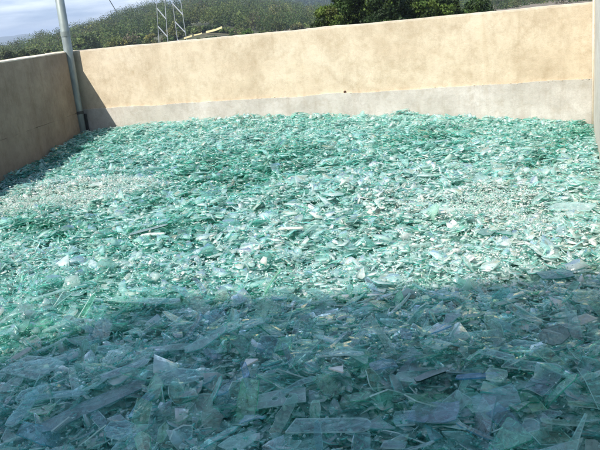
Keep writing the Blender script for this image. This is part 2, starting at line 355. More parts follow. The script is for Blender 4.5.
# dense trees close behind the wall (centre-right)
DENSE = [(0.03, .06, .012), (.045, .085, .016), (.07, .115, .02), (.02, .042, .01)]
for i, (px, py, dist, w, pal, lab) in enumerate([
    (326, 7, 36, 1.9, [(.08, .12, .02), (.06, .10, .018), (.10, .125, .025), (.035, .065, .014)], 'yellow-tinged leafy tree at the left end of the dense trees above the wall'),
    (352, -18, 38, 3.2, DENSE, 'tall dark green tree just right of the yellow-tinged one'),
    (384, -14, 37, 2.8, DENSE, 'dense green tree rising in the middle of the clump over the wall'),
    (414, -9, 38, 2.6, [(.05, .09, .015), (.08, .12, .022), (.03, .055, .012)], 'brighter green tree in the right half of the clump over the wall'),
    (444, -3, 39, 2.6, DENSE, 'dark tree next to the right end of the clump over the wall'),
    (474, 1, 41, 2.4, DENSE, 'low dark tree ending the clump on the right where the wall hides it')]):
    tree_at(px, py, dist, w, pal, lab, seed=50+i, nl=80, npl=420, leaf=.085, low=.25, group='dense trees behind the wall')
# hillside trees one can tell apart
HB = [(84, 36, 170, 7, GREENS, 'rounded green tree on the lower left hillside beside the post'),
      (97, 33, 200, 8, DARKS, 'dark green tree on the hillside under the left ridge'),
      (116, 38.5, 150, 5, YELL, 'yellow-green bush above the wall at the foot of the left hillside'),
      (128, 41, 150, 4, OLIVE, 'olive bush just right of the yellow-green bush above the wall'),
      (139, 36, 165, 6, GREENS, 'green tree above the wall left of the lattice masts'),
      (150, 34.5, 150, 4, YELL, 'yellowish bush beside the foot of the left lattice mast'),
      (170, 30, 160, 5, OLIVE, 'olive bush between the two lattice masts'),
      (193, 27, 300, 8, GREENS, 'dark tree above the cream track wall'),
      (190, 22, 230, 8, YELL, 'ochre-topped tree on the slope right of the lattice masts'),
      (203, 19, 320, 12, BROWN, 'brown dry-leaved tree in the middle of the hillside'),
      (213, 23, 330, 8, BROWN, 'smaller brown dry tree above the bright cream wall'),
      (206, -1, 400, 16, [(.26, .13, .09), (.2, .11, .08)], 'reddish brown tree high on the ridge at the top'),
      (226, 8, 300, 12, OLIVE, 'large olive tree at the right shoulder of the hillside'),
      (236, 15, 260, 9, OLIVE, 'grey-green tree below the large olive one'),
      (240, 27.5, 180, 5, GREENS, 'green bush at the right end of the bright cream wall'),
      (247, 29.5, 130, 3.0, LIGHT, 'bright green bush peeping over the wall left of centre'),
      (262, 31, 130, 2.8, GREENS, 'small green bush right of the bright green one over the wall'),
      (297, 24, 160, 4, OLIVE, 'pale green bush over the wall left of the dense trees')]
for i, (px, py, dist, w, pal, lab) in enumerate(HB):
    tree_at(px, py, dist, w, pal, lab, seed=90+i, nl=22, npl=110, leaf=w*.055, low=.15, group='single trees on the hillside', name='bush' if 'bush' in lab else 'broadleaf_tree', cat='bush' if 'bush' in lab else 'tree')
for i, (px, py, w) in enumerate([(6, 50.5, 3.6), (14, 51.5, 3.0), (24, 50, 3.8), (34, 49, 3.4), (45, 47.5, 3.8)]):
    tree_at(px, py, 120, w, [(.05, .07, .02), (.09, .11, .035), (.035, .05, .018)], ['dark bush at the far left above the side wall', 'second bush from the left above the side wall, slightly lower', 'rounded bush third from the left above the side wall',
        'bush fourth from the left above the side wall', 'bush fifth from the left above the side wall, nearest the post'][i], seed=140+i, nl=20, npl=90, leaf=.2, low=.1, name='bush', cat='bush', group='bushes beyond the side wall')
# cream track wall on the slope
def on_hill(px, py):
    for i in range(400):
        p = far(px, py, HR0+i); 
        if p.z <= hill_z(math.atan2(p.x, p.y), HR0+i)+.25: return p
    return far(px, py, 200)
# the wood that covers the slopes reads as one mass
cents = []; rads = []; w_pal = []
r = random.Random(5)
TR = on_hill(205, 33); TD = math.hypot(TR.x, TR.y)
for i in range(3500):
    azd = r.uniform(-58, 16); az = math.radians(azd); d = HR0*1.45*(HR1*1.02/HR0/1.45)**(r.random()**.75)
    if i >= 3000: azd = r.uniform(-30, -24); az = math.radians(azd); d = r.uniform(135, TD+6)
    s = r.uniform(1.5, 3.8)*(.6+.5*d/HR1); z = hill_z(az, d)
    if -29.3 < azd < -25 and TD-15 < d < TD+2: continue
    if -30 < azd < -24 and d < TD+6: s = r.uniform(.35, .8)
    x, y = math.sin(az)*d, math.cos(az)*d
    cents.append((x, y, z+s*1.25)); rads.append((s*.75, s*.75, s*.6)); w_pal.append(i)
    for k in range(3):
        a = r.uniform(0, 6.28); cents.append((x+math.cos(a)*s*.55, y+math.sin(a)*s*.55, z+s*r.uniform(.4, .95))); rads.append((s*.62, s*.62, s*.5)); w_pal.append(i)
wd = leaf_cloud('wood', cents, rads, 62, .29, GREENS+DARKS+GREENS+[OLIVE[0], OLIVE[2], BROWN[2], DARKS[0], YELL[2], YELL[1]], seed=3, ids=w_pal)
tag(wd, 'mixed wood covering the near hillside', 'wood', kind='stuff')
cents = []; rads = []
for i in range(4200):
    az = math.radians(r.uniform(-30, 2)); d = r.uniform(FR0*1.0, FR1*1.02); s = r.uniform(3, 6); z = far_z(az, d)
    cents.append((math.sin(az)*d, math.cos(az)*d, z+s*.5)); rads.append((s, s, s*.8))
wd = leaf_cloud('wood', cents, rads, 45, 1.5, [(.03, .06, .03), (.04, .075, .035), (.05, .085, .04), (.07, .10, .045)], seed=4)
tag(wd, 'dark bluish wood on the farther slope', 'wood', kind='stuff')

def slope_wall(pts, hh, label):
    w = empty('retaining_wall', on_hill(*pts[0][:2])); tag(w, label, 'wall', 'cream walls on the hillside')
    bm = bmesh.new(); prev = None
    pm = pts[len(pts)//2]; hm = on_hill(*pm[:2]); dm = math.hypot(hm.x, hm.y)-(7 if len(pts) > 3 else 1); P_ = [far(p[0], p[1], dm-.15*(p[0]-pm[0])) for p in pts]
    rng2 = random.Random(3)
    for p in P_:
        q = []
        for dx, dz in ((0, -.1), (0, hh*rng2.uniform(.7, 1)), (.4, hh*.8), (.4, -.1)):
            d = Vector((p.x, p.y, 0)).normalized()*dx; q.append(bm.verts.new(p+d+Vector((0, 0, dz))))
        if prev:
            for k in range(3): bm.faces.new((prev[k], q[k], q[k+1], prev[k+1]))
        else: bm.faces.new(q)
        prev = q
    bm.faces.new(prev[::-1]); o = from_bm('wall_panel', bm, M_CREAM, w); P(o, w); w_ = w
M_CREAM = flat('cream_paint', (.66, .56, .30), .8)
slope_wall([(206, 32.6, 140), (210, 31.8, 140), (216, 30.2, 140), (222, 27.8, 140)], .36, 'bright cream low wall climbing the slope below the brown trees')
slope_wall([(184, 38.6, 138), (188, 37.4, 138), (192, 36.0, 138)], .25, 'short cream wall piece low on the slope beside the right lattice mast')
slope_wall([(194, 35.2, 138), (198, 34.6, 138), (202, 33.2, 138)], .18, 'faint middle piece of cream wall between the two brighter pieces')

# lattice masts and a cable
def mast(px_l, px_r, px_lb, px_rb, dist, label, phase):
    a0 = far(px_lb, 44, dist); b0 = far(px_rb, 43.5, dist); a1 = far(px_l, 3, dist); b1 = far(px_r, 3, dist)
    ua, ub = a1-a0, b1-b0; k = 2.2
    A0, B0 = a0-ua*1.2, b0-ub*1.2; A1, B1 = a1+ua*k, b1+ub*k
    root = empty('lattice_mast', (A0+B0)/2); tag(root, label, 'mast', 'steel lattice masts on the hillside')
    back = Vector(((A0+B0).x, (A0+B0).y, 0)).normalized()*(b0-a0).length
    for s, e in ((A0, A1), (B0, B1), (A0+back, A1+back), (B0+back, B1+back)):
        bm = bmesh.new(); tube(bm, [s, e], .028, 4); P(from_bm('leg', bm, M_PYL, root), root)
    L_ = (A1-A0).length; step = (a1-a0).length*.42; n_ = int(L_/step)
    for i in range(n_):
        f0, f1 = (i+phase)/n_, (i+phase+.62)/n_
        if f1 > 1: break
        bm = bmesh.new(); tube(bm, [A0.lerp(A1, f1), B0.lerp(B1, f0)], .05, 4); P(from_bm('brace', bm, M_PYLB, root), root)
    return A1
M_PYLB = flat('brace_steel', (.62, .66, .68), .5, .2)
top1 = mast(156.5, 165, 159, 168, 75, 'left one of the two steel lattice masts in front of the hillside', .1)
top2 = mast(172.5, 181, 178, 187, 75, 'right one of the two steel lattice masts, leaning slightly more', .35)
bm = bmesh.new(); c0 = far(117, 12.5, 330); c1 = far(107, -4, 300); c2 = far(80, -60, 250)
tube(bm, [c0, c1, c2], .16, 5); tag(from_bm('cable', bm, M_DARK), 'thin dark overhead cable coming down to the left ridge', 'cable')

# ------------------------------------------------------------------ the building behind the camera that shades the front of the heap
t = NT('warehouse_render'); t.color(t.ramp(t.noise(.8, 6), [(.3, (.42, .40, .36)), (.7, (.52, .50, .46))])); M_WH = t.m
A_ = Vector((-10.0, -10.8)); dirv = Vector((.938, .346)); Hh = 18.3
wh = empty('warehouse', (A_.x, A_.y, FLOOR)); wh.rotation_euler.z = math.atan2(dirv.y, dirv.x)
tag(wh, 'tall plain warehouse standing behind the viewer and shading the front of the heap', 'building')
bm = bmesh.new(); bmesh.ops.create_cube(bm, size=1, matrix=Matrix.Translation((16, -6, (Hh-FLOOR)/2))@Matrix.Diagonal((32, 12, Hh-FLOOR, 1))); from_bm('wall', bm, M_WH, wh)
bm = bmesh.new(); bmesh.ops.create_cube(bm, size=1, matrix=Matrix.Translation((16, -6, Hh-FLOOR+.05))@Matrix.Diagonal((32.1, 12.1, .1, 1))); from_bm('roof', bm, M_PYL, wh)

# ------------------------------------------------------------------ the heap of broken glass
def snoise(x, y, sc, seed=0):
    return np.array([noise.noise(Vector((a*sc, b*sc, seed*7.3))) for a, b in zip(np.ravel(x), np.ravel(y))]).reshape(np.shape(x))
# smooth value noise on a lattice, vectorised
class VN:
    def __init__(s, seed): s.t = np.random.default_rng(seed).random((256, 256))*2-1
    def __call__(s, x, y, sc):
        x = np.asarray(x, float)*sc+100; y = np.asarray(y, float)*sc+100; xi = np.floor(x).astype(int); yi = np.floor(y).astype(int)
        fx = x-xi; fy = y-yi; fx = fx*fx*(3-2*fx); fy = fy*fy*(3-2*fy); g = lambda a, b: s.t[a % 256, b % 256]
        return (g(xi, yi)*(1-fx)+g(xi+1, yi)*fx)*(1-fy) + (g(xi, yi+1)*(1-fx)+g(xi+1, yi+1)*fx)*fy
v1, v2, v3, v4, v5, v6 = [VN(k) for k in range(21, 27)]
def nsm(a, b, x): x = np.clip((x-a)/(b-a), 0, 1); return x*x*(3-2*x)
WX = np.array([-9.83, -9.1, -7.1, -4.9, -3.0, -2.1, -1.27, -.45, .2]); WZ = np.array([-1.74, -1.65, -1.56, -1.55, -1.65, -1.69, -1.80, -1.90, -1.98])
def heap_z(x, y, fine=True):
    x = np.asarray(x, float); y = np.asarray(y, float)
    zw = np.interp(x, WX, WZ); k = nsm(13.2, 8.5, y)*1.0
    z = zw*(1-k) + (-1.72)*k
    # against the left wall the heap slumps towards the front
    xl = XL+SL*(D-y); z = z - .2*nsm(1.6, 0, x-xl)*nsm(12.9, 10.2, y)
    z = z + .08*v1(x, y, .55)*nsm(13.2, 11.5, y) + .07*v2(x, y, 1.3)*(.3+.7*nsm(13.2, 11.8, y))
    if fine: z = z + .045*v3(x, y, 3.1) + .03*v4(x, y, 7)
    return z
def heap_pt(px, py):
    d = ray(px, py); d = np.array(d); z = -1.72
    for _ in range(12):
        tt = (z-EYE)/d[2]; p = d*tt; z = .5*z+.5*float(heap_z(p[0], p[1], False))
    return p[0], p[1]

# colour batches: green, deep green, mint, clear-bluish, chalky white ; (rgb, scatter)
PAL = np.array([[.59, .92, .87, .42], [.11, .60, .52, .30], [.80, .98, .95, .56], [.75, .92, .92, .26], [.96, .96, .90, .9], [.87, .96, .91, .60], [.02, .30, .26, .36], [.72, .70, .62, .7]])
wcx, wcy = heap_pt(78, 195); wdx, wdy = heap_pt(468, 212)
dark_spots = [(240, 182, 60, 26), (205, 168, 40, 15), (150, 235, 60, 12), (30, 165, 34, 10), (20, 215, 30, 8), (420, 140, 40, 8), (575, 140, 14, 24), (60, 230, 50, 8), (280, 152, 40, 8)]
def px_of(x, y, z):
    v = np.stack([x, y, z-EYE], -1); w = v@np.array(CF); return 300+F_PX*(v@np.array(CR))/w, 225-F_PX*(v@np.array(CU))/w
DW = [(heap_pt(a, b), heap_pt(a+c, b), heap_pt(a, b-d)) for a, b, c, d in dark_spots]
def gauss_patch(x, y, c, rx, ry, ang=0):
    dx = x-c[0]; dy = y-c[1]; u = dx*math.cos(ang)+dy*math.sin(ang); v = -dx*math.sin(ang)+dy*math.cos(ang); return np.exp(-(u/rx)**2-(v/ry)**2)
def white_amt(x, y):
    n = .25*v5(x, y, 2.2)
    p1 = heap_pt(20, 205); p2 = heap_pt(75, 196); p3 = heap_pt(118, 188)
    a = np.maximum.reduce([gauss_patch(x, y, p1, .7, .5), gauss_patch(x, y, p2, .8, .5), gauss_patch(x, y, p3, .5, .42)])
    q1 = heap_pt(453, 204); q2 = heap_pt(484, 213); q3 = heap_pt(500, 240)
    b = np.maximum.reduce([.95*gauss_patch(x, y, q1, .55, .4), .9*gauss_patch(x, y, q2, .65, .45), .14*gauss_patch(x, y, q3, .95, .9)])
    return np.clip(np.maximum(a, b)+n*(np.maximum(a, b) > .15), 0, 1)
def dark_amt(x, y):
    s = np.zeros_like(np.asarray(x, float))
    for c, e1, e2 in DW:
        rx = max(.15, math.hypot(e1[0]-c[0], e1[1]-c[1])); ry = max(.25, math.hypot(e2[0]-c[0], e2[1]-c[1]))
        s = np.maximum(s, gauss_patch(x, y, c, rx, ry, -.2))
    return s
def batch(x, y, n, r):
    """pick palette index per shard from zone weights"""
    lf = v6(x, y, .45)*.6 + v5(x, y, 1.1)*.5 + v3(x, y, 2.6)*.45
    lf2 = v2(x, y, .8)*.6+v4(x, y, 2.2)*.4
    lf = lf*1.35; dk = dark_amt(x, y); wh_ = white_amt(x, y); right = 1.6*nsm(-5, -1.2, x)*nsm(11, 8, y)*nsm(4.2, 5.4, y)
    near = nsm(5.6, 4.2, y)
    Wt = np.stack([.9+1.2*np.clip(lf, 0, 1)+.9*dk, .15+.9*np.clip(lf, 0, 1)+3.6*dk, 1.1+1.2*np.clip(-lf, 0, 1)+.5*right, .55+.9*np.clip(lf2, 0, 1)+1.1*near,
                   .10+.25*np.clip(-lf, 0, 1)+.2*right, .25+.9*right, .05+.12*np.clip(lf, 0, 1)+.35*dk, np.full(n, .003)], 1)
    Wt[:, [0, 1, 2, 3, 6]] *= (1-.93*wh_)[:, None]; Wt[:, 4] += 14*wh_; Wt[:, 5] += .5*wh_
    c = np.cumsum(Wt, 1); u = r.random(n)*c[:, -1]; k = (u[:, None] > c).sum(1); col_ = PAL[k].copy()
    col_[:, :3] *= (.78+.4*r.random(n))[:, None]; dd = (dk*(1-wh_))[:, None]; col_[:, :3] *= 1-dd*np.array([.62, .16, .24]); col_[:, :3] *= 1+.035*r.normal(size=(n, 3)); col_[:, 0] *= 1-.12*r.random(n)*(k != 4); col_[:, 3] *= .7+.7*r.random(n)
    return np.clip(col_, .01, .97), k
# a library of outlines (unit size, counter-clockwise), 6 points each so they pack
def outlines(n, r, aspect):
    K = 6; kind = r.random(n); ang = np.sort(r.random((n, K))*2*np.pi, 1)
    base = np.arange(K)/K*2*np.pi; ang = ang*.62+base*.38+r.random((n, 1))*6.28
    rad = .55+.45*r.random((n, K)); x = np.cos(ang)*rad; y = np.sin(ang)*rad
    # thin slivers and triangles: collapse points pairwise
    tri = kind < .38
    for j in (1, 3, 5):
        i0 = (j+1) % 6; wgt = np.where(tri, r.uniform(.80, .97, n), 0)
        mxp = np.stack([x[:, j-1], x[:, i0]], 1).mean(1); myp = np.stack([y[:, j-1], y[:, i0]], 1).mean(1)
        x[:, j] = x[:, j]*(1-wgt)+mxp*wgt; y[:, j] = y[:, j]*(1-wgt)+myp*wgt
    return x*.5, y*.5*aspect[:, None]
def shard_arrays(n, r, pos, size, aspect, tilt, thick, bend=None, yaw=None):
    x, y = outlines(n, r, aspect); K = 6
    x = x*size[:, None]; y = y*size[:, None]
    zb = np.zeros_like(x) if bend is None else bend[:, None]*(x**2-.1*size[:, None]**2)
    top = np.stack([x, y, zb+thick[:, None]/2], -1); bot = np.stack([x, y, zb-thick[:, None]/2], -1)
    P3 = np.concatenate([top, bot], 1)                                   # n,12,3
    yaw = r.random(n)*6.283 if yaw is None else yaw; ta = r.random(n)*6.283
    cz, sz = np.cos(yaw), np.sin(yaw)
    X = P3[..., 0]*cz[:, None]-P3[..., 1]*sz[:, None]; Y = P3[..., 0]*sz[:, None]+P3[..., 1]*cz[:, None]; Z = P3[..., 2]
    ax, ay = np.cos(ta), np.sin(ta); c, s = np.cos(tilt), np.sin(tilt)   # Rodrigues about (ax,ay,0)
    dot = X*ax[:, None]+Y*ay[:, None]
    cxx = ay[:, None]*Z; cyy = -ax[:, None]*Z; czz = ax[:, None]*Y-ay[:, None]*X
    X2 = X*c[:, None]+cxx*s[:, None]+ax[:, None]*dot*(1-c)[:, None]; Y2 = Y*c[:, None]+cyy*s[:, None]+ay[:, None]*dot*(1-c)[:, None]; Z2 = Z*c[:, None]+czz*s[:, None]
    return np.stack([X2, Y2, Z2], -1)+pos[:, None, :]
def layout(n, r, x0, x1, y0, y1, dens=None, over=2):
    x = r.uniform(x0, x1, n*over); y = r.uniform(y0, y1, n*over); xl = XL+SL*(D-y)+.05
    # keep what a camera near this one could see, with a margin to both sides
    az = np.degrees(np.arctan2(x, y)); k = (x > xl) & (x < XR-.03+.3*(y < 3.3)) & (az > -58) & (az < 20)
    if dens is not None: k &= r.random(n*over) < dens(x, y)
    return x[k][:n], y[k][:n]
parts = []; 
def add_shards(n, r, smin, smax, sig, med, zlo, zhi, tilt_s, region, dens=None, thick=(.004, .007), milk=1, over=2, calm=False):
    x, y = layout(n, r, *region, dens, over); n = len(x)
    size = np.clip(med*np.exp(r.normal(size=n)*sig), smin, smax); wa = white_amt(x, y); size *= (1-.62*wa)*(1-.22*nsm(7.5, 12.5, y))
    asp = np.where(r.random(n) < .2, r.uniform(.14, .38, n), r.uniform(.4, .95, n))
    tilt = np.abs(r.normal(size=n))*tilt_s; tilt = np.where(r.random(n) < .10, r.uniform(.5, 1.35, n), tilt)
    z = heap_z(x, y)+r.uniform(zlo, zhi, n); size = np.minimum(size, .3+.0*size)
    pos = np.stack([x, y, z], -1); pos[:, 1] = np.minimum(pos[:, 1], D-PL-.02-size*.28)
    th = r.uniform(*thick, n); c, k = batch(x, y, n, r); c[:, 3] = np.clip(c[:, 3]*milk, 0, .95)
    if over == 16: q_ = r.random(n) < .5; c[q_] = np.array([.93, .94, .89, .9])*r.uniform(.85, 1, (q_.sum(), 1))
    c[:, 3] *= 1-.5*nsm(5.3, 4.0, y)  # scatter cut over the shaded front to deepen its dark gaps
    if calm: c[k == 4] = np.array([.74, .93, .88, .38]); c[k == 7] = np.array([.6, .85, .8, .3])
    # neighbours tend to lie the same way
    yaw = 2.2*v1(x, y, .9)+r.normal(size=n)*.7+(r.random(n) < .3)*r.random(n)*3.1
    V = shard_arrays(n, r, pos, size, asp, tilt, th, np.where(r.random(n) < .3, r.uniform(-.6, .6, n), 0), yaw); parts.append((V, c))
R1 = np.random.default_rng(101)
REG = (-10, .25, 1.9, 13.2)
add_shards(30000, R1, .03, .30, .48, .14, -.035, .01, .24, REG)                         # the bulk
add_shards(9000, R1, .05, .30, .35, .17, .02, .045, .40, REG, lambda x, y: .35+.65*nsm(4.5, 6, y), calm=True)
add_shards(20000, R1, .03, .22, .45, .10, .0, .035, .42, REG)                           # loose on top
add_shards(24000, R1, .012, .07, .4, .034, .0, .03, .5, REG, lambda x, y: np.clip(1.2-y/9, .25, 1)+white_amt(x, y), (.003, .006), 1.15)
add_shards(17000, R1, .01, .11, .65, .034, .02, .06, .6, (-8.6, .2, 4.8, 10.2), lambda x, y: np.clip(white_amt(x, y)*(.75+.9*v4(x, y, 3.3)), 0, 1)+.03, (.003, .006), 1.2, 16)
add_shards(7000, R1, .01, .05, .4, .026, .02, .055, .7, (-5, .2, 2.2, 5.5), None, (.004, .008), 1.5)
V = np.concatenate([p[0] for p in parts]); C = np.concatenate([p[1] for p in parts]); n = len(V)
print('shards', n)
# closed prisms: 2 caps of 6, 6 rim quads
cap_t = [0, 1, 2, 3, 4, 5]; cap_b = [11, 10, 9, 8, 7, 6]; rim = []
for k in range(6): rim += [k, k+6, (k+1) % 6+6, (k+1) % 6]
loc = np.array(cap_t+cap_b+rim); loops = (np.arange(n)[:, None]*12+loc[None, :]).ravel()
tot = np.array([6, 6]+[4]*6); starts = np.concatenate([[0], np.cumsum(tot)])[:-1]; LS = (np.arange(n)[:, None]*36+starts[None, :]).ravel()
mi = np.tile(np.array([0, 0]+[1]*6), n)
def edge_tint(C):      # the broken rim shows the glass's own green far more deeply
    E_ = C.copy(); E_[..., :3] = C[..., :3]**1.3*np.array([.5, .95, .88]); E_[..., 3] = np.clip(C[..., 3]*.8+.25, 0, 1)
    pale = ((np.sin(C[..., 0]*9173.+C[..., 2]*5711.) > .25) & (C[..., 0] > .25))[..., None]      # other rims painted pale, standing for bright edge highlights
    E_ = np.where((C[..., 3] > .78)[..., None], C, E_)
    return np.where(pale, np.array([.72, .95, .91, .6]), E_)
Ec = edge_tint(C); lc = np.concatenate([np.repeat(C[:, None, :], 12, 1), np.repeat(Ec[:, None, :], 24, 1)], 1).reshape(-1, 4)
# packed core under the shards, in the same mesh
gx = np.linspace(-10.4, .25, 240); gy = np.linspace(1.2, 13.19, 260); GX, GY = np.meshgrid(gx, gy)
GZ = heap_z(GX, GY)-.035; gv = np.stack([GX, GY, GZ], -1).reshape(-1, 3); nb = len(V)*12; nx_ = 240
ii, jj = np.meshgrid(np.arange(259), np.arange(239), indexing='ij'); q = (ii*nx_+jj).ravel()
gl = np.stack([q, q+1, q+nx_+1, q+nx_], 1)+nb
me = bpy.data.meshes.new('broken_glass'); me.vertices.add(nb+len(gv)); me.vertices.foreach_set('co', np.concatenate([V.reshape(-1, 3), gv]).astype(np.float32).ravel())
alll = np.concatenate([loops, gl.ravel()]); me.loops.add(len(alll)); me.loops.foreach_set('vertex_index', alll.astype(np.int32))
ls = np.concatenate([LS, len(loops)+np.arange(len(gl))*4]); me.polygons.add(len(ls)); me.polygons.foreach_set('loop_start', ls.astype(np.int32))
for mm in (M_GLASS, M_EDGE, M_CORE): me.materials.append(mm)
me.polygons.foreach_set('material_index', np.concatenate([mi, np.full(len(gl), 2)]).astype(np.int32)); me.update(calc_edges=True)
at = me.color_attributes.new('tint', 'FLOAT_COLOR', 'CORNER'); at.data.foreach_set('color', np.concatenate([lc, np.ones((len(gl)*4, 4))]).astype(np.float32).ravel())
ho = bpy.data.objects.new('broken_glass', me); col.objects.link(ho); tag(ho, 'heap of small green and clear broken glass filling the bunker', 'broken glass', kind='stuff')

# ------------------------------------------------------------------ larger shards as things of their own
def shard_object(pts, thick, tint, loc, rot, label, group=None, bend=0, holes=(), cat='glass shard', name='glass_shard'):
    """outline pts (metres, local xy) -> bevel-edged sheet with thickness; bend curves it across x"""
    bm = bmesh.new(); vs = [bm.verts.new((x, y, thick/2)) for x, y in pts]; f = bm.faces.new(vs)
    if bend or holes:
        bmesh.ops.triangulate(bm, faces=[f]); bmesh.ops.subdivide_edges(bm, edges=bm.edges[:], cuts=3, use_grid_fill=True)
    if holes:
        for hx, hy, hr in holes:
            vv = [w for w in bm.verts if math.hypot(w.co.x-hx, w.co.y-hy) < hr*.8]
            if not vv: vv = [min(bm.verts, key=lambda w: math.hypot(w.co.x-hx, w.co.y-hy))]
            fs = {g_ for w in vv for g_ in w.link_faces}; bmesh.ops.delete(bm, geom=list(fs), context='FACES')
            for w in bm.verts:
                d_ = math.hypot(w.co.x-hx, w.co.y-hy)
                if d_ < hr*2.2 and d_ > 1e-6 and any(e.is_boundary for e in w.link_edges): w.co.x = hx+(w.co.x-hx)/d_*hr; w.co.y = hy+(w.co.y-hy)/d_*hr
    for w in bm.verts: w.co.z += bend*w.co.x**2
    faces = bm.faces[:]; ret = bmesh.ops.extrude_face_region(bm, geom=faces)
    nv = [g_ for g_ in ret['geom'] if isinstance(g_, bmesh.types.BMVert)]
    for w in nv: w.co.z -= thick
    bmesh.ops.recalc_face_normals(bm, faces=bm.faces)
    me = bpy.data.meshes.new(name); bm.to_mesh(me); bm.free(); me.materials.append(M_GLASS); me.materials.append(M_EDGE)
    at = me.color_attributes.new('tint', 'FLOAT_COLOR', 'CORNER'); cc = []
    e_ = edge_tint(np.array(tint))
    if rr.random() < .25 and tint[0] > .3: e_ = np.array([.66, .95, .92, .6])  # some rims painted pale as edge highlights
    for p in me.polygons:
        ed = abs(p.normal.z) < .6; p.material_index = 1 if ed else 0
        cc += list(e_ if ed else tint)*p.loop_total
    at.data.foreach_set('color', np.array(cc, dtype=np.float32))
    o = bpy.data.objects.new(name, me); col.objects.link(o); o.location = loc; o.rotation_euler = rot
    tag(o, label, cat, group); return o
def poly(kind, L_, r):
    if kind == 'narrow': w = L_*r.uniform(.13, .26); return [(-L_/2, -w*.3), (-L_*.42, -w*.5), (L_*.40, -w*.45), (L_/2, -w*.05), (L_*.44, w*.38), (-L_*.1, w*.5), (-L_*.46, w*.35)]
    if kind == 'pointed': w = L_*r.uniform(.42, .7); t_ = r.uniform(-.3, .3); return [(-L_/2, -w*.42), (L_*.48, -w*.5), (L_*.5, -w*.40), (t_*L_+.03*L_, w*.5), (t_*L_-.02*L_, w*.5)]
    if kind == 'four-sided': w = L_*r.uniform(.4, .7); s = r.uniform(-.12, .12); return [(-L_/2, -w*.4), (L_*.42, -w*.5), (L_*.5, w*r.uniform(.2, .5)), (L_*s, w*.5), (-L_*.4, w*.42)]
    n_ = r.randint(6, 9); a0 = r.random()*6.28; return [(math.cos(a0+i*6.283/n_+r.uniform(-.2, .2))*L_*.5*r.uniform(.75, 1), math.sin(a0+i*6.283/n_+r.uniform(-.2, .2))*L_*.36*r.uniform(.7, 1)) for i in range(n_)]
def jag(pts, r, a=.03):
    out = []
    for (x0, y0), (x1, y1) in zip(pts, pts[1:]+pts[:1]):
        out.append((x0, y0)); L_ = math.hypot(x1-x0, y1-y0)
        if L_ > .05 and r.random() < .7: u = r.uniform(.25, .75); w = r.uniform(-a, a)*L_; out.append((x0+(x1-x0)*u-(y1-y0)/L_*w, y0+(y1-y0)*u+(x1-x0)/L_*w))
    return out
def place_px(px, py, lift=.045):
    x, y = heap_pt(px, py); return (x, y, float(heap_z(x, y))+lift)
def yaw_img(deg):     # a direction in the picture (0 = to the right, positive = up) turned into a heading on the heap
    x0, y0 = heap_pt(300, 390); x1, y1 = heap_pt(300+60*math.cos(math.radians(deg)), 390-60*math.sin(math.radians(deg))); return math.atan2(y1-y0, x1-x0)
CLR = (.68, .88, .86, .08); BLU = (.56, .80, .87, .11); GRN = (.38, .80, .68, .14); MNT = (.60, .90, .80, .25); WHT = (.88, .86, .78, .95); DKG = (.05, .34, .28, .4); TAN = (.50, .46, .36, .55)
rr = random.Random(77)
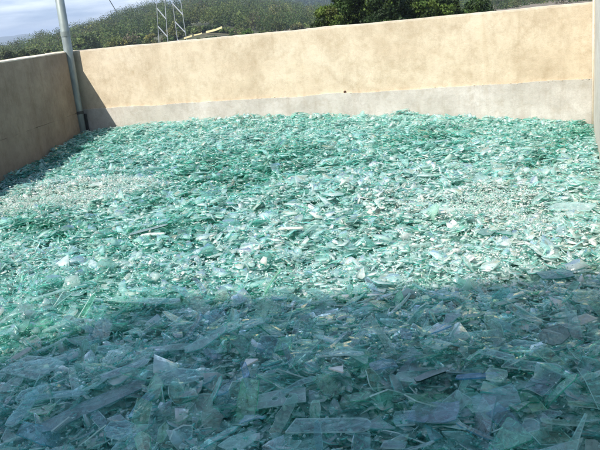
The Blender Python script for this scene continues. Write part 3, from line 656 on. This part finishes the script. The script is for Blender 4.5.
NOT = [  # px, py, length, kind, picture angle, tint, label, options
 (283, 411, .27, 'plate', 12, (.58, .76, .72, .26), 'clear four-sided shard with two drilled holes near the bottom centre', dict(holes=True)),
 (248, 372, .13, 'pointed', 40, WHT, 'small white triangular piece in the shaded centre of the heap', {}),
 (340, 385, .10, 'pointed', -20, WHT, 'small white jagged piece right of centre, in front of a dark gap', {}),
 (477, 383, .22, 'narrow', 3, (.38, .62, .88, .22), 'bright blue narrow strip right of the centre foreground', {}),
 (97, 412, .62, 'narrow', 33, (.50, .64, .66, .16), 'longest grey glass strip, slanting up across the bottom left', {}),
 (128, 385, .30, 'narrow', 30, (.42, .56, .60, .2), 'dark grey strip lying above the longest strip at bottom left', {}),
 (60, 405, .32, 'narrow', 8, BLU, 'blue clear strip with pale edges left of the longest strip', {}),
 (330, 436, .42, 'round', 2, CLR, 'long clear strip with a rounded right end at the bottom centre', {}),
 (35, 378, .38, 'four-sided', -12, CLR, 'broad clear pane with bright green rim at the lower left edge', {}),
 (22, 362, .20, 'narrow', 55, TAN, 'brownish tan strip standing at the left edge', {}),
 (583, 326, .16, 'four-sided', 30, TAN, 'tan square-cornered piece at the right edge of the shaded glass', {}),
 (180, 390, .34, 'broad', 5, CLR, 'broad clear pane with turquoise curved lower rim left of centre', {}),
 (498, 366, .20, 'round', -28, CLR, 'clear strip with rounded end pointing down right in the foreground', {}),
 (532, 378, .30, 'round', -12, CLR, 'large clear rounded-end pane leaning at the lower right', {}),
 (553, 355, .20, 'broad', 10, (.05, .25, .25, .3), 'very dark green upright shard at the right of the foreground', dict(tilt=.9)),
 (432, 380, .22, 'narrow', 25, (.05, .16, .14, .6), 'short dark shard with pale rim left of the blue strip', {}),
 (552, 338, .12, 'narrow', -30, WHT, 'small glinting white splinter at the right of the foreground', {}),
 (50, 302, .26, 'narrow', 30, MNT, 'mint pane with dark green long edge, where the shade begins at left', {}),
 (63, 332, .28, 'narrow', 27, MNT, 'second mint pane with dark green edge just below the first', {}),
 (78, 300, .13, 'broad', 0, DKG, 'small deep green piece between the mint panes at left', {}),
 (160, 309, .36, 'narrow', -4, BLU, 'blue glass strip lying level near the shade boundary left of centre', {}),
 (150, 235, .42, 'narrow', 28, (.02, .20, .16, .7), 'long dark green sliver slanting through the sunlit left half', dict(tilt=.1)),
 (153, 238, .26, 'narrow', 0, WHT, 'thin white splinter lying in the sunlit left half', {}),
 (292, 237, .24, 'narrow', -2, WHT, 'thin white splinter near the sunlit centre', {}),
 (98, 187, .20, 'four-sided', 8, (.9, .9, .84, .5), 'chalky white slab in the white crushed patch at left', {}),
 (298, 186, .24, 'four-sided', -5, (.66, .74, .62, .35), 'beige slab in the dark green band at the centre', {}),
 (447, 215, .28, 'pointed', 20, (.85, .88, .8, .45), 'pale pointed slab beside the crushed white patch at right', {}),
 (572, 214, .42, 'four-sided', -15, (.80, .93, .88, .3), 'large pale pane near the right edge in the sun', {}),
 (487, 240, .22, 'broad', 30, DKG, 'deep green chip in the sunny part at right', {}),
 (505, 239, .20, 'pointed', -30, (.08, .4, .34, .5), 'teal chip next to the deep green one at right', {}),
 (556, 282, .30, 'broad', 0, (.2, .5, .48, .25), 'dark teal lump-like shard at the right on the shade boundary', {}),
 (320, 313, .22, 'four-sided', 35, CLR, 'clear tilted square shard just right of centre under the shade line', {}),
 (508, 322, .0, 'orange', 0, (.45, .10, .03, 1), 'tiny orange chip in the shade right of centre', {}),
]
used = []
for px, py, L_, kind, ang, tint, lab, opt in NOT:
    lift = .055 if py > 280 else .06
    if kind == 'orange': pts = [(-.013, -.01), (.012, -.012), (.014, .009), (-.008, .012)]
    elif kind == 'round':
        w = L_*.28; pts = [(-L_/2, -w*.5)]+[(L_/2-w*.5+math.cos(a)*w*.5, math.sin(a)*w*.5) for a in np.linspace(-1.57, 1.57, 9)]+[(-L_*.42, w*.5)]
    elif kind == 'plate': w = L_*.5; pts = [(-L_/2, -w*.42), (L_*.46, -w*.5), (L_*.5, w*.36), (-L_*.1, w*.5), (-L_*.44, w*.45)]
    else: pts = poly(kind, L_, rr)
    holes = ()
    if opt.get('holes'):        # two drilled holes, each joined to the nearest end by a hairline crack
        e = .0006; A1 = np.linspace(-.04, -6.24, 18); A2 = np.linspace(3.10, -3.10, 18)
        right = [(.48*L_, -e)]+[(.038+.02*math.cos(a), .02*math.sin(a)) for a in A1]+[(.48*L_, e)]
        left = [(-.47*L_, e)]+[(-.034+.018*math.cos(a), .018*math.sin(a)) for a in A2]+[(-.47*L_, -e)]
        pts = pts[:2]+right+pts[2:]+left
    tl = opt.get('tilt', rr.uniform(.02, .2)); x, y, z = place_px(px, py, lift)
    if tl > .8: z += .03
    o = shard_object(pts, .009, tint, (x, y, z), (tl*.7, -tl*.3, yaw_img(ang)), lab, None, rr.choice([0, 0, .3, -.3]) if kind in ('broad', 'round', 'narrow') else 0, holes)
    used.append((px, py))
# the other large ones, most of them in the shaded front
cand = 0; placed = []
TINTS = [('clear', CLR), ('bluish', BLU), ('green', GRN), ('mint', MNT), ('clear', (.74, .90, .87, .12)), ('dark green', (.10, .50, .42, .15)), ('green', (.42, .82, .74, .12))]
TW = [5, 4, 3, 2.2, 5, .9, 3]
while len(placed) < 262 and cand < 9000:
    cand += 1; py = 292+(452-292)*rr.random()**.85; px = rr.uniform(4, 600)
    if any(math.hypot(px-a, (py-b)*1.5) < 13+(py-290)*.055 for a, b, in used): continue
    used.append((px, py)); placed.append((px, py))
    kind = rr.choices(['narrow', 'pointed', 'four-sided', 'broad'], [3, 2.2, 3, 2.4])[0]; L_ = rr.uniform(.10, .225)*(1.35 if kind == 'narrow' else 1)*(1.15 if py > 390 else 1)
    tn, tint = rr.choices(TINTS, TW)[0]; tint = tuple(min(.95, c*rr.uniform(.85, 1.15)) for c in tint)
    tl = abs(rr.gauss(0, .30)) if rr.random() < .8 else rr.uniform(.5, 1.1)
    zone = ('left part' if px < 200 else 'middle' if px < 400 else 'right part'); row = 'nearest' if py > 395 else 'front' if py > 340 else 'shade-line'
    lab = {'nearest': f'{kind} {tn} shard at the bottom edge of the heap, {zone}', 'front': f'{kind} {tn} shard in the shaded foreground glass, {zone}', 'shade-line': f'{kind} {tn} shard just below the shadow line on the heap, {zone}'}[row]
    x, y, z = place_px(px, py, rr.uniform(.028, .05)); pts = jag(poly(kind, L_, rr), rr, .09)
    shard_object(pts, rr.uniform(.0055, .0085), tint, (x, y, z+L_*.18*math.sin(tl)), (tl*rr.choice([-1, 1])*rr.random(), tl*rr.choice([-1, 1]), yaw_img(rr.gauss(12, 50))), lab,
                 f'{kind} {tn} shards, {row} {zone}', rr.choice([0, .4, .6, -.5]) if kind != 'pointed' else 0)

# ------------------------------------------------------------------ air
HAZE = True
if HAZE:
    bm = bmesh.new(); bmesh.ops.create_cube(bm, size=1, matrix=Matrix.Translation((0, 0, 12))@Matrix.Diagonal((8400, 8400, 110, 1)))
    t = NT('haze_air'); t.n.remove(t.b); pv = t.new('ShaderNodeVolumePrincipled'); pv.inputs['Color'].default_value = (.72, .84, 1, 1); pv.inputs['Density'].default_value = .0004; pv.inputs['Anisotropy'].default_value = .2
    t.l.new(pv.outputs[0], t.out.inputs['Volume']); hz = from_bm('haze', bm, t.m); tag(hz, 'thin blue haze over the distance', 'haze', kind='stuff')
